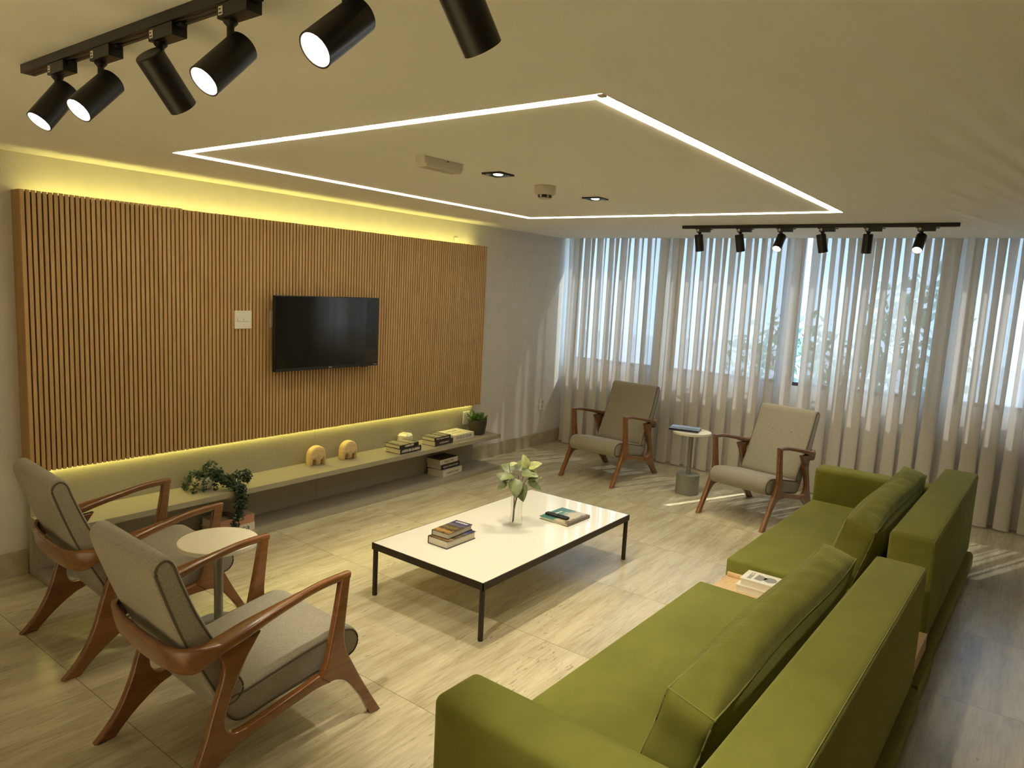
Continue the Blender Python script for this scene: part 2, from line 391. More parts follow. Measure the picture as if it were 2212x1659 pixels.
# ------------------------------------------------------------------ curtains
def curtain(y0, y1, name, label, ph0, xc=-.075):
    random.seed(int(ph0*10)+3); L = .15; n = max(2, round((y0-y1)/L)); Lr = (y0-y1)/n; per = 26
    jit = [random.uniform(.75, 1.25) for _ in range(n+1)]; jb = [random.uniform(.6, 1.3) for _ in range(n+1)]; jx = [random.uniform(-.014, .014) for _ in range(n+1)]
    zs = [.012, .03, .12, .13, .45, .8, 1.15, 1.5, 1.8, 2.05, 2.22, 2.34, 2.42, 2.5]
    bm = bmesh.new(); rows = []
    for z in zs:
        row = []
        hfac = min(1, (2.5-z)/.55)                                  # pleats pinched at the heading
        for k in range(n*per+1):
            u = k/per; i = min(int(u), n-1); fr = u-i; sm = fr*fr*(3-2*fr)
            A = (jit[i]*(1-sm)+jit[i+1]*sm); B = jb[i]*(1-sm)+jb[i+1]*sm; X = jx[i]*(1-sm)+jx[i+1]*sm
            a = 2*pi*u+ph0
            drift = .012*sin(1.7*u+ph0)*(1-z/2.5)
            amp = (.030+.020*hfac)*A
            x = xc + amp*sin(a) + X*hfac + .008*sin(2.7*a+z)*hfac*.4
            y = y0-u*Lr + (.034*B*(1-.25*hfac) + .014)*sin(2*a+.5) + drift
            row.append(bm.verts.new((min(x, XW-.02), min(y, -.006), z)))
        rows.append(row)
    for A, B in zip(rows, rows[1:]):
        for k in range(len(A)-1): bm.faces.new((A[k], A[k+1], B[k+1], B[k]))
    o = obj(name, bm, 'curtain', None, 180); return tag(o, label, 'curtain', 'sheer curtains on the window wall')
curtain(-.085, -2.695, 'sheer_curtain', 'beige sheer curtain in front of the windows from the corner to the bright slit', .4)
curtain(-2.765, -4.735, 'sheer_curtain', 'beige sheer curtain behind the far green sofa, past the bright slit', 2.1)
curtain(-4.775, -5.40, 'sheer_curtain', 'beige sheer curtain at the photo edge, past the far sofa', 1.1)

# ------------------------------------------------------------------ slatted panel
PX0, PX1, PZ0, PZ1, PY = -5.649, -1.667, .626, 2.189, -.130
t = thing('slatted_wall_panel', 'wide oak slatted panel mounted on the wall behind the television', 'wall panel', (0, 0, 0))
bm = bmesh.new(); box(bm, PX0+.018, PX1-.004, -.118, -.10, PZ0+.004, PZ1-.004); obj('back_board', bm, 'slat_gap', t)
bm = bmesh.new(); pitch = .0275; k = 0; x = PX0
while x+.0185 <= PX1+.001:
    top = PZ1 if x > -4.743 else PZ1+.006
    box(bm, x, x+.0185, PY, -.116, PZ0+random.uniform(-.0012, .0012), top+random.uniform(-.0012, .0012)); x += pitch
obj('slat_face', bm, 'slat', t)
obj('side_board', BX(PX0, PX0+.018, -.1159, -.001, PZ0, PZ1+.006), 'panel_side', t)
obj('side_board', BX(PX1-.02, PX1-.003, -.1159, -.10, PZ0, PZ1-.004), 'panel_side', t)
obj('top_led_tape', BX(PX0+.06, PX1-.10, -.092, -.078, PZ1-.030, PZ1-.025), 'ledwarm', t, label='warm light tape along the top edge')
obj('bottom_led_tape', BX(PX0+.03, PX1-.06, -.082, -.070, PZ0+.004, PZ0+.008), 'ledwarm', t, label='warm light tape under the bottom edge')
obj('carcass', BX(PX0+.018, PX1-.06, -.0999, -.0011, PZ0+.016, PZ1-.036), 'panel_side', t)
tag(obj('junction_cover', BX(-2.03, -1.975, -.012, 0, PZ1+.02, PZ1+.062, bev=.003), 'whitep'), 'small white cover on the wall just above the slatted panel', 'cover plate')
# switch plate and TV socket plate
sw = thing('switch_plate', 'square white switch plate on the oak slats beside the television', 'light switch', (-4.329, PY, 1.489))
obj('plate', BX(-.066, .066, -.009, 0, -.063, .063, bev=.003), 'whitep', sw)
bm = bmesh.new()
for x0 in (-.045, .003):
    box(bm, x0, x0+.0022, -.0098, -.0088, -.012, .012); box(bm, x0, x0+.042, -.0098, -.0088, -.0135, -.0115)
obj('rocker_gap', bm, 'inkgrey', sw)
so = thing('socket_plate', 'square white socket plate on the slats half hidden behind the television', 'socket', (-4.055, PY, 1.493))
obj('plate', BX(-.062, .062, -.009, 0, -.06, .06, bev=.003), 'greyp', so)
bm = tube([(-.02, -.009, -.002), (-.02, -.035, -.002)], .012); tube([(-.02, -.03, -.002), (.02, -.045, -.01), (.06, -.05, -.03)], .004, bm)
obj('plug', bm, 'blackp', so, 40)

# ------------------------------------------------------------------ television
tv = thing('television', 'black flat screen television hung on the slatted wall panel', 'television', (-3.634, -.20, 1.39), rad(-.5))
W2, B0, T0 = .487, -.276, .276
obj('casing', BX(-W2, W2, -.012, .02, B0, T0, bev=.004), 'blackp', tv)
obj('screen', BX(-W2+.006, W2-.006, -.0155, -.0121, B0+.022, T0-.006), 'screen', tv)
obj('chin', BX(-W2, W2, -.017, -.0122, B0, B0+.021, bev=.002), 'blackp', tv)
obj('logo', text_mesh('AOC', .014, basis((0, -.0178, B0+.011), (1, 0, 0), (0, 0, 1)), .03), 'inkwhite', tv)
obj('logo', text_mesh('Roku TV', .008, basis((W2-.035, -.0178, B0+.012), (1, 0, 0), (0, 0, 1)), .03), 'inkwhite', tv)
obj('sensor_bump', BX(W2-.17, W2-.10, -.012, .004, B0-.008, B0+.001, bev=.002), 'blackp', tv)
obj('rear_housing', BX(-.26, .26, .0201, .045, -.24, .12, bev=.01), 'blackp', tv)
obj('wall_bracket', BX(-.11, .11, .0452, .0705, -.12, .1), 'blackm', tv)

# ------------------------------------------------------------------ low cabinet
cb = thing('low_media_bench', 'long taupe two-level bench along the wall under the slatted panel', 'cabinet', (0, 0, 0))
CX0, CX1, CY, CT, CM = -5.638, -1.636, -.381, .353, -3.647
for a, b in ((CX0, CM-.0006), (CM+.0006, CX1)):
    obj('top_board', BX(a, b, CY, -.0605, CT-.036, CT), 'cab', cb)
    obj('base_board', BX(a, b, CY, -.0605, .001, .034), 'cab', cb)
    obj('back_panel', BX(a if a > -4 else a, b if b < -3 else -1.70, -.060, -.016, .001, PZ0-.002), 'cabback', cb)
    obj('riser', BX(a+.0 if a > -4 else a, b if b < -3 else -1.70, -.074, -.0601, .034, CT-.036), 'cabback', cb)
def outlet(name, label, x, y, z):
    o = thing(name, label, 'outlet', (x, y, z))
    obj('plate', BX(-.05, .05, -.008, 0, -.066, .066, bev=.003), 'whitep', o)
    bm = bmesh.new()
    for zz in (.027, -.027): lathe([(0, 0), (.020, 0), (.020, .0016), (0, .0016)], 20, bm); 
    bm.free()
    for zz in (.027, -.027):
        bm = lathe([(.017, 0), (.020, 0), (.020, .0018), (.017, .0018), (.017, 0)], 20)
        for sx in (-.006, 0, .006): lathe([(0, 0), (.0022, 0), (.0022, .0012), (0, .0012)], 8, bm, (sx, 0))
        bmesh.ops.transform(bm, matrix=Matrix.Translation((0, -.0081, zz)) @ Matrix.Rotation(rad(90), 4, 'X'), verts=bm.verts)
        obj('socket_ring', bm, 'inkgrey', o)
outlet('wall_outlet', 'white double outlet above the taupe bench beside the succulent', -1.808, -.060, .490)
outlet('wall_outlet', 'white double outlet low on the bare wall near the curtain', -.389, 0, .478)

# ------------------------------------------------------------------ books
def book(name, label, cat_loc, rz, l, w, th, cover, top=None, spine=None, spine_ink='inkwhite', spine_size=.02, cover_text=None, group=None, spine_len=None, board=.0025, page_in=.005, bold=0):
    """spine on the -y side; length l along x; lying flat."""
    t = thing(name, label, 'book', cat_loc, rz, group)
    bm = bmesh.new()
    box(bm, -l/2, l/2, -w/2, w/2, 0, board); box(bm, -l/2, l/2, -w/2, w/2, th-board, th); box(bm, -l/2, l/2, -w/2, -w/2+board, board, th-board)
    obj('cover', bm, cover, t)
    obj('pages', BX(-l/2+page_in, l/2-page_in, -w/2+board, w/2-page_in, board, th-board), 'paper', t)
    if top: obj('front_picture', BX(-l/2+.0005, l/2-.0005, -w/2+.0005, w/2-.0005, th, th+.0004), top, t)
    if spine: obj('spine_title', text_mesh(spine, spine_size, basis((0, -w/2-.0003, th/2), (1, 0, 0), (0, 0, 1)), spine_len, bold=bold), spine_ink, t)
    for ct in (cover_text or []):
        s, sz, px, py, ang, wd, ink = ct
        obj('cover_title', text_mesh(s, sz, basis((px, py, th+.0006), (cos(ang), sin(ang), 0), (-sin(ang), cos(ang), 0)), wd, bold=.0004), ink, t)
    return t
g1 = 'books on the bench top'
book('fashion_book', 'thick black book at the bottom of the two-book stack beside the white cube', (-2.862, -.258, CT), rad(2), .262, .180, .046, 'black_cover', None, 'A NOVA ERA DA MODA', 'inkwhite', .030, None, g1, .225, bold=.0008)
book('fashion_book', 'black book with grey cover photo on top of the stack beside the white cube', (-2.878, -.256, CT+.0465), rad(3), .240, .172, .032, 'black_cover', 'fashion', 'FASHION NOW', 'inkwhite', .022, None, g1, .11, bold=.0006)
book('fashion_book', 'dark brown book under another, stack next to the white decor book', (-2.420, -.250, CT), rad(3), .255, .160, .046, 'brown_cover', None, 'A ELEGANCE', 'inkwhite', .022, None, g1, .13)
book('fashion_book', 'book with grey photo cover on top, stack next to the white decor book', (-2.435, -.248, CT+.0465), rad(4), .235, .150, .032, 'black_cover', 'fashion', 'THE Fashion Book', 'inkwhite', .022, None, g1, .19)
book('decor_book', 'thick white book lettered on its spine, lying beside the dark succulent pot', (-2.105, -.185, CT), rad(2), .300, .225, .055, 'white_cover', None, 'D.E.C.O.R', 'ink', .036, [('HOUSES', .03, -.02, .03, 0, .15, 'inkgrey'), ('interiors', .022, -.02, -.03, 0, .12, 'inkgrey')], g1, .225)
g2 = 'books under the bench top'
book('fashion_book', 'white-spined book lowest of three stacked on the lower shelf of the bench', (-2.250, -.200, .034), rad(7), .305, .185, .056, 'white_cover', None, 'FASHION Design', 'ink', .028, None, g2, .2)
book('fashion_book', 'black-spined book in the middle of three stacked on the lower shelf of the bench', (-2.242, -.172, .0905), rad(3), .275, .180, .046, 'black_cover', None, 'MODA DA PRAIA A MULHER', 'inkwhite', .02, None, g2, .22)
book('fashion_book', 'black-topped book with white spine, highest of three on the lower shelf of the bench', (-2.255, -.165, .137), rad(3), .262, .172, .048, 'white_cover', 'black_cover', 'wear a Tale', 'ink', .026, None, g2, .13)
book('large_book', 'large white book under a salmon one on the lower bench shelf below the trailing plant', (-4.505, -.235, .034), rad(2), .285, .195, .055, 'white_cover', None, 'branca', 'ink', .050, None, g2, .2)
book('large_book', 'large salmon book with dark cover picture below the trailing plant', (-4.512, -.245, .0895), rad(2), .290, .180, .060, 'salmon', 'pinkphoto', None, 'ink', .02, [('VOGUE', .03, -.08, .0, 0, .09, 'ink')], g2)
g3 = 'books on the coffee table'
TT = .317
book('city_guide_book', 'thick dark book at the bottom of the stack on the white coffee table', (-4.132, -1.966, TT+.0005), rad(180), .252, .150, .045, 'navy_cover', 'london', None, group=g3)
book('city_guide_book', 'night city photo book titled LONDRES on top of the coffee table stack', (-4.119, -1.955, TT+.0465), rad(183), .228, .124, .032, 'navy_cover', 'london', None, 'inkwhite', .02, [('LONDRES', .022, -.088, 0, rad(90), .085, 'inkwhite')], g3)
M_top = book('travel_book', 'teal and beige travel book under the remote control on the coffee table', (-3.297, -2.214, TT+.0005), rad(-1.5), .262, .224, .020, 'teal', 'teal', None, 'inkwhite', .02, [('Lisboa', .03, .005, .065, 0, .10, 'inkwhite'), ('guia', .014, .045, .025, 0, .05, 'inkwhite')], g3)
rc = thing('remote_control', 'slim black remote control lying on the teal travel book', 'remote control', (-3.362, -2.195, TT+.0212), rad(-91))
obj('body', BX(-.085, .085, -.021, .021, 0, .016, bev=.006, seg=3), 'blackp', rc, 50)
bm = bmesh.new(); lathe([(0, .016), (.013, .016), (.013, .0175), (0, .0178)], 20, bm, (-.035, 0))
for i in range(5):
    for j in (-.011, 0, .011): box(bm, -.005+i*.015, .004+i*.015, j-.004, j+.004, .0159, .0175)
obj('key_pad', bm, 'dark', rc)
g4 = 'white books on the sofa table'
book('art_book', 'white book at the bottom of the pair on the oak sofa table', (-3.300, -3.520, .2105), rad(90), .250, .160, .036, 'white_cover', None, None, group=g4)
wb = book('art_book', 'white book with grey vase picture on top of the pair on the oak sofa table', (-3.290, -3.535, .247), rad(90), .246, .150, .037, 'white_cover', None, None, 'ink', .02, [('COZINHA', .030, .085, 0, rad(90), .105, 'inkgrey'), ('ONO', .028, -.09, 0, rad(90), .06, 'inkgrey')], g4)
bm = bmesh.new()
for poly in ([(.055, -.045), (.06, .04), (.02, .045), (.005, .01), (-.005, -.01), (.02, -.03)], [(-.02+.035*cos(a*pi/8), .0+.04*sin(a*pi/8)) for a in range(16)]):
    bm.faces.new([bm.verts.new((x, y, .0375)) for x, y in poly])
obj('cover_picture', bm, 'inkgrey', wb)
book('photo_book', 'blue photo book lying on the round side table by the curtain', (-1.010, -2.040, .5865), rad(-77), .265, .195, .020, 'navy_cover', 'bluebook', None, group=None)

# ------------------------------------------------------------------ elephants, cube, plants on the bench
def elephant(loc, rz, label):
    t = thing('wooden_elephant', label, 'figurine', loc, rz, 'carved elephants on the bench')
    # body arch in the XZ plane: rump left, trunk right
    P = [(-.068, 0), (-.072, .05), (-.062, .105), (-.03, .138), (.012, .148), (.05, .135), (.068, .10), (.072, .05), (.068, 0), (.046, 0), (.046, .035), (.040, .062), (.030, .06), (.028, .03), (.026, 0), (-.012, 0), (-.014, .03), (-.026, .046), (-.042, .040), (-.048, .02), (-.048, 0)]
    poly = catmull(P, 4, True, (0, 8, 9, 14, 15, 20))
    me = curve_solid(poly, .038, .018, res=4); obj('body', me, 'pale', t, 60)
    for s in (-1, 1):
        bm = bmesh.new(); bmesh.ops.create_uvsphere(bm, u_segments=18, v_segments=10, radius=1)
        for v in bm.verts: v.co = Vector((v.co.x*.026+.018, v.co.y*.006+s*.0385, v.co.z*.03+.072))
        obj('ear', bm, 'pale', t, 60)
    for x0, x1 in ((-.068, -.048), (-.012, .026), (.046, .068)): obj('foot_pad', BX(x0, x1, -.022, .022, -.0004, .002), 'brown_cover', t)
    return t
elephant((-3.705, -.150, CT+.0005), rad(-8), 'pale carved wooden elephant nearer the trailing plant')
elephant((-3.395, -.160, CT+.0005), rad(-4), 'pale carved wooden elephant nearer the stacked books')
bm = bmesh.new(); bmesh.ops.create_cube(bm, size=.112); bmesh.ops.bevel(bm, geom=bm.edges[:], offset=.018, segments=1, affect='EDGES')
bmesh.ops.triangulate(bm, faces=bm.faces[:]); 
fc = thing('faceted_cube', 'small white faceted cube ornament standing behind the stacked books', 'ornament', (-2.712, -.125, CT+.0565), rad(18))
obj('body', bm, 'ceramic', fc)
bm = bmesh.new(); 
for a in range(6):
    p = Vector((.016*cos(a*pi/3), .016*sin(a*pi/3), .056)); box(bm, p.x-.004, p.x+.004, p.y-.004, p.y+.004, .0555, .0566)
obj('top_hole', bm, 'inkgrey', fc)
# succulent
su = thing('potted_succulent', 'bushy green succulent in a charcoal pot at the bench end', 'plant', (-1.812, -.215, CT+.0005))
obj('pot', lathe([(0, 0), (.062, 0), (.076, .008), (.092, .10), (.095, .148), (.088, .150), (.084, .132), (0, .130)], 32), 'charpot', su, 40)
bm = bmesh.new(); random.seed(11)
def fat_leaf(bm, p, d, L, w):
    d = d.normalized(); pts = [p+d*L*q for q in (0, .25, .55, .85, 1)]; rr = [w*.5, w*.9, w, w*.6, w*.1]
    sweep(pts, lambda t, i: [(rr[i]*cos(2*pi*k/6), rr[i]*.6*sin(2*pi*k/6)) for k in range(6)], bm)
for k in range(90):
    a = random.uniform(0, 2*pi); el = random.uniform(.05, 1.45); rr = random.uniform(0, .06)
    d = Vector((cos(a)*cos(el), sin(a)*cos(el), sin(el))); fat_leaf(bm, Vector((rr*cos(a), rr*sin(a), .13+random.uniform(0, .02))), d, random.uniform(.05, .085), random.uniform(.012, .018))
obj('leaves', bm, 'leaf_succ', su, 60)
# trailing plant
tp = thing('trailing_plant', 'trailing leafy plant in a round white pot spilling over the bench edge', 'plant', (-4.650, -.180, CT+.0005))
obj('pot', lathe([(0, 0), (.034, 0), (.054, .014), (.068, .045), (.064, .075), (.056, .092), (.050, .090), (.056, .07), (0, .07)], 32), 'ceramic', tp, 50)
obj('soil', lathe([(0, .071), (.054, .071), (.0, .076)], 20), 'soil', tp)
random.seed(5); bl = bmesh.new(); bs = bmesh.new()
vines = []
for k in range(26):     # thick cascade forward over the edge
    j = lambda s: random.uniform(-s, s)
    L = random.uniform(.55, 1.0)
    full = [(.01+j(.02), j(.02), .085), (.055+j(.03), -.05+j(.02), .105+j(.02)), (.10+j(.03), -.13+j(.03), .055+j(.02)), (.13+j(.03), -.215+j(.02), .02+j(.01)), (.125+j(.035), -.236+j(.02), -.08), (.10+j(.03), -.240+j(.02), -.17), (.075+j(.02), -.245+j(.015), -.255)]
    vines.append(full[:max(4, round(7*L))])
for a in (2.6, 3.1, 3.7, 4.3, 5.0, 2.2): vines.append([(0, 0, .085), (.06*cos(a), .06*sin(a), .115), (.11*cos(a), .11*sin(a)*.8, .06+random.uniform(-.02, .02)), (.125*cos(a), .125*sin(a)*.8, .012)])
for e in ((.04, .02), (.06, -.01), (.02, .0), (.05, .03)): vines.append([(0, 0, .085), (e[0]*.5, e[1], .13), (e[0]+.01, e[1]-.01, .155+random.uniform(0, .03))])
for e in range(4): vines.append([(.08, -.12, .075), (.15+.02*e, -.13, .075+.01*e), (.20+.012*e, -.15, .05+.012*e), (.24, -.16, .045+.01*e)])
def leaf(bm, p, n, d, s, wid=.8):
    n = n.normalized(); d = (d-n*d.dot(n)); d = d.normalized() if d.length > 1e-4 else n.orthogonal(); e = n.cross(d)
    vs = [bm.verts.new(p+d*x*s+e*y*s*wid+n*z*s) for x, y, z in ((0, 0, 0), (.3, .42, .06), (.7, .40, .05), (1, 0, -.05), (.7, -.40, .05), (.3, -.42, .06))]
    bm.faces.new(vs)
for v in vines:
    pts = [Vector(q) for q in catmull(v, 5, False)]
    tube(pts, .0013, bs, 5)
    for i, p in enumerate(pts[1:]):
        for _ in range(4):
            q = p+Vector([random.uniform(-.016, .016) for _ in range(3)]); q.z = max(q.z, .004) if q.y > -.19 else q.z
            leaf(bl, q, Vector((random.uniform(-.8, .8), random.uniform(-1, .3), random.uniform(.1, 1))), Vector([random.uniform(-1, 1) for _ in range(3)]), random.uniform(.014, .023))
obj('foliage', bl, 'leaf_dark', tp); obj('vine_stem', bs, 'stem', tp)

# ------------------------------------------------------------------ armchairs
FRONT = [(.455, 0), (.402, 0), (.365, .075), (.334, .123), (.295, .176), (.258, .210), (.222, .226), (.190, .232), (.150, .262), (.176, .310), (.190, .372), (.207, .450), (.228, .560), (.240, .636), (.243, .652), (.283, .655), (.282, .640), (.271, .540), (.262, .450), (.260, .390), (.270, .335), (.300, .275), (.345, .188), (.400, .092)]
REAR = [(-.108, .552), (-.135, .512), (-.166, .465), (-.199, .398), (-.232, .318), (-.243, .266), (-.233, .228), (-.206, .206), (-.160, .206), (-.160, .166), (-.205, .148), (-.262, .110), (-.315, .067), (-.352, .030), (-.380, 0), (-.452, 0), (-.418, .034), (-.376, .086), (-.341, .150), (-.313, .220), (-.294, .285), (-.271, .360), (-.252, .420), (-.247, .465), (-.262, .508), (-.295, .542)]
RAIL = [(.200, .2265), (.150, .2645), (.145, .276), (.054, .252), (-.020, .236), (-.077, .223), (-.165, .2055), (-.165, .1675), (-.139, .170), (-.064, .186), (-.013, .198), (.067, .214), (.130, .226)]
BACK = [(-.150, .345), (-.195, .430), (-.253, .537), (-.322, .672), (-.372, .800), (-.392, .858), (-.412, .880), (-.435, .876), (-.450, .850), (-.438, .800), (-.388, .655), (-.345, .551), (-.256, .369), (-.222, .300), (-.175, .300)]
SEAT = [(-.140, .318), (-.02, .342), (.12, .370), (.245, .391), (.300, .393), (.342, .376), (.362, .338), (.352, .300), (.322, .279), (.250, .268), (.10, .252), (-.05, .232), (-.13, .216), (-.178, .222), (-.212, .262), (-.222, .305), (-.180, .318)]
def armchair(label, loc, rz):
    t = thing('lounge_armchair', label, 'armchair', loc, rz, 'grey and walnut lounge armchairs')
    fy = .290
    for s in (-1, 1):
        T = Matrix.Translation((0, s*fy, 0))
        obj('leg', curve_solid(catmull(FRONT, 4, True, (0, 1, 8, 14, 15)), .017, .007, T), 'walnut', t, 40)
        obj('leg', curve_solid(catmull(REAR, 4, True, (0, 8, 9, 14, 15, 25)), .0172, .007, T), 'walnut', t, 40)
        obj('side_rail', curve_solid(catmull(RAIL, 3, True, (0, 1, 2, 6, 7)), .0165, .007, T), 'walnut', t, 40)
    # arms and back hoop: one continuous sweep, split in three meshes
    arm = catmull([(.284, .290, .645), (.262, .290, .646), (.15, .291, .639), (.02, .293, .616), (-.10, .296, .592), (-.20, .299, .568), (-.272, .299, .550)], 5, False)
    hoop = catmull([(-.262, .299, .552), (-.318, .295, .541), (-.362, .272, .533), (-.386, .215, .529), (-.396, .12, .527), (-.399, .0, .526), (-.396, -.12, .527), (-.386, -.215, .529), (-.362, -.272, .533), (-.318, -.295, .541), (-.262, -.299, .552)], 6, False)
    def asec(tt, i):
        w = .030+.040*max(0, min(1, (tt-.42)/.35))**1.2 + (.004 if tt > .44 else 0); h = .030+.008*max(0, (tt-.5)*2)
        return rrect(w, h, .012 if w > .04 else .0105)
    for s in (-1, 1): obj('armrest', sweep([Vector((x, s*y, z)) for x, y, z in arm], asec), 'walnut', t, 40)
    hp = [Vector(q) for q in hoop]; bm = bmesh.new(); n = len(hp); rings = []
    for i, p in enumerate(hp):
        a, b = hp[max(0, i-1)], hp[min(n-1, i+1)]; tg = (b-a).normalized(); q = min(i, n-1-i)/(n-1)*2
        k = min(1, q/.36); k = k*k*(3-2*k)
        out = Vector((0, 0, 1)).cross(tg).normalized()*-1
        tilt = rad(10)*k; U = (Vector((0, 0, 1))*cos(tilt)+Vector((-1, 0, 0))*sin(tilt)*max(.0, abs(out.x))); U = (U-tg*U.dot(tg)).normalized(); N = tg.cross(U).normalized()
        w = .074*(1-k)+.024*k; h = .037*(1-k)+.096*k; rr = .010
        rings.append([bm.verts.new(p+N*x+U*(y-.012*k)) for x, y in rrect(w, h, rr)])
    for A, B in zip(rings, rings[1:]):
        for j in range(len(A)): bm.faces.new((A[j], A[(j+1) % len(A)], B[(j+1) % len(A)], B[j]))
    bm.faces.new(rings[0]); bm.faces.new(rings[-1]); obj('back_hoop', bm, 'walnut', t, 40)
    hw = .252
    sp = catmull(SEAT, 5); bp = catmull(BACK, 5)
    sc = obj('seat_cushion', curve_solid(sp, hw+.006, .020, None, 4, .009), 'wool', t, 60)
    bc = obj('backrest_cushion', curve_solid(bp, hw+.006, .020, None, 4, .011), 'wool', t, 60)
    for s in (-1, 1):
        for poly, par in ((sp, sc), (bp, bc)):
            cx = sum(q[0] for q in poly)/len(poly)
            obj('piping', tube([(x, s*(hw+.0035), z) for x, z in poly], .0042, None, 6, True), 'pipe', par, 60)
    obj('seam', tube([(-.4585, y*.0242, .842) for y in range(-10, 11)], .0016, None, 5), 'pipe', bc)
    for y in (-.085, .085):
        bm = bmesh.new(); bmesh.ops.create_uvsphere(bm, u_segments=12, v_segments=8, radius=.011)
        bmesh.ops.transform(bm, matrix=Matrix.Translation((-.322, y, .690)) @ Matrix.Diagonal((.6, 1, 1, 1)), verts=bm.verts)
        obj('button', bm, 'wooltrim', bc, 60)
    return t
c1 = armchair('grey armchair with walnut frame at the photo edge, nearest of the two seen from behind', (-5.640, -2.207, 0), rad(-2.5))
dup(c1, 'grey armchair seen from behind, beside the bench with the trailing plant', (-5.512, -1.088, 0), rad(-3.5))
dup(c1, 'grey armchair facing the room by the curtain, closest to the bare corner wall', (-.963, -1.255, 0), rad(178))
dup(c1, 'grey armchair facing the room between the round side table and the far sofa', (-1.143, -2.790, 0), rad(169.3))

# ------------------------------------------------------------------ round side tables
def side_table(label, loc):
    t = thing('round_side_table', label, 'side table', loc, 0, 'round side tables with drum bases')
    obj('drum_base', lathe([(0, 0), (.103, 0), (.105, .002), (.105, .183), (.103, .185), (0, .185)], 48), 'greym', t, 40)
    obj('pole', lathe([(0, .185), (.020, .185), (.020, .562), (0, .562)], 24), 'polem', t, 40)
    obj('table_top', lathe([(0, .562), (.168, .562), (.175, .566), (.175, .583), (.173, .585), (0, .585)], 64), 'matwhite', t, 30)
    return t
st = side_table('round cream side table with grey drum base between the two armchairs seen from behind', (-5.430, -1.672, 0))
dup(st, 'round cream side table with grey drum base by the curtain, holding a blue book', (-1.012, -2.105, 0), 0)

# ------------------------------------------------------------------ coffee table
ct = thing('coffee_table', 'low white glossy coffee table on a dark metal frame', 'table', (-3.6895, -2.072, 0))
lx, ly = .7845, .414
obj('table_top', BX(-lx+.006, lx-.006, -ly+.006, ly-.006, TT-.012, TT, bev=.001), 'glosswhite', ct)
bm = bmesh.new()
box(bm, -lx, lx, -ly, -ly+.0055, TT-.040, TT-.001); box(bm, -lx, lx, ly-.0055, ly, TT-.040, TT-.001); box(bm, -lx, -lx+.0055, -ly, ly, TT-.040, TT-.001); box(bm, lx-.0055, lx, -ly, ly, TT-.040, TT-.001)
obj('frame', bm, 'bronze', ct)
for sx in (-1, 1):
    for sy in (-1, 1):
        obj('leg', lathe([(0, 0), (.0145, 0), (.0145, TT-.041), (0, TT-.041)], 16, None, (sx*(lx-.016), sy*(ly-.016))), 'bronze', ct, 40)
# glass vase with cutting
va = thing('glass_vase', 'clear wavy glass vase holding cut pothos on the coffee table', 'vase', (-3.650, -2.073, TT+.0005))
obj('glass', lathe([(0, .001), (.040, .001), (.043, .012), (.042, .045), (.036, .075), (.035, .11), (.038, .15), (.037, .19), (.040, .24), (.0375, .24), (.0345, .19), (.0355, .15), (.0325, .11), (.0335, .075), (.0395, .045), (.040, .014), (0, .012)], 40), 'vase', va, 60)
po = thing('pothos_cutting', 'leafy pothos stems standing in the clear glass vase', 'plant', (-3.650, -2.073, TT+.014))
random.seed(21); bs = bmesh.new(); heads = []
r0 = Vector((cos(YAW-pi/2), sin(YAW-pi/2), 0)); f0 = Vector((cos(YAW), sin(YAW), 0))
def PP(a, b, z): return r0*a+f0*b+Vector((0, 0, z))
stems = [([(-.022, 0, .01), (-.018, .01, .12), (-.012, .01, .22), (-.045, .0, .30), (-.062, 0, .385)]), ([(-.02, .0, .01), (-.015, 0, .12), (.01, 0, .22), (.03, .01, .30), (.06, 0, .375)]), ([(-.015, .01, .01), (-.01, .0, .13), (.005, -.01, .23), (.0, -.02, .32)]), ([(-.02, -.01, .01), (-.01, -.01, .12), (.015, .01, .22), (.06, .01, .29), (.10, 0, .30)]), ([(-.02, .005, .01), (-.02, .01, .14), (-.028, .0, .23), (-.07, -.01, .27)])]
for s in stems: tube([PP(*q) for q in catmull(s, 5, False)], .0022, bs, 6)
obj('stem', bs, 'stem', po, 60)
def pleaf(c, d, n, L, w, mat, seed=0):
    bm = bmesh.new(); d = d.normalized(); n = (n-d*n.dot(d)).normalized(); e = n.cross(d); rows = []
    N = 9
    for i in range(N+1):
        q = i/N; wd = w*(math.sin(pi*min(1, q**.7))**.8 if 0 < q < 1 else .02); bend = -.22*L*q*q
        rows.append([bm.verts.new(c+d*L*q+e*(s*wd)+n*(bend+.22*wd*abs(s))) for s in (-1, -.5, 0, .5, 1)])
    for A, B in zip(rows, rows[1:]):
        for j in range(4): bm.faces.new((A[j], A[j+1], B[j+1], B[j]))
    obj('leaf', bm, mat, po, 70)
LV = [(-.055, -.01, .285, -.6, .1, .3, .075, .028, 0), (-.07, 0, .265, -.8, -.3, -.5, .06, .020, 0), (-.02, -.03, .30, .1, -.8, -.7, .105, .036, 0), (.0, -.03, .275, .35, -.5, -.8, .10, .036, 0), (-.03, .02, .33, -.5, .2, .3, .08, .030, 0), (.0, 0, .345, .3, .2, .3, .085, .034, 0), (.02, -.02, .335, .9, -.4, .1, .09, .030, 0), (.05, 0, .36, -.2, .0, .8, .075, .024, 1), (.06, .0, .365, .7, -.2, .45, .075, .026, 1), (.065, .01, .345, .6, -.4, -.1, .05, .022, 1), (.06, 0, .29, .8, -.2, .35, .075, .020, 0), (.06, -.02, .285, .9, -.3, -.35, .085, .022, 0), (-.06, 0, .375, .6, .0, .3, .045, .012, 1), (-.065, 0, .33, -.5, -.2, -.3, .035, .014, 0), (.02, .03, .31, .2, .8, -.1, .08, .03, 0), (-.04, -.02, .32, -.5, -.6, .0, .08, .03, 0)]
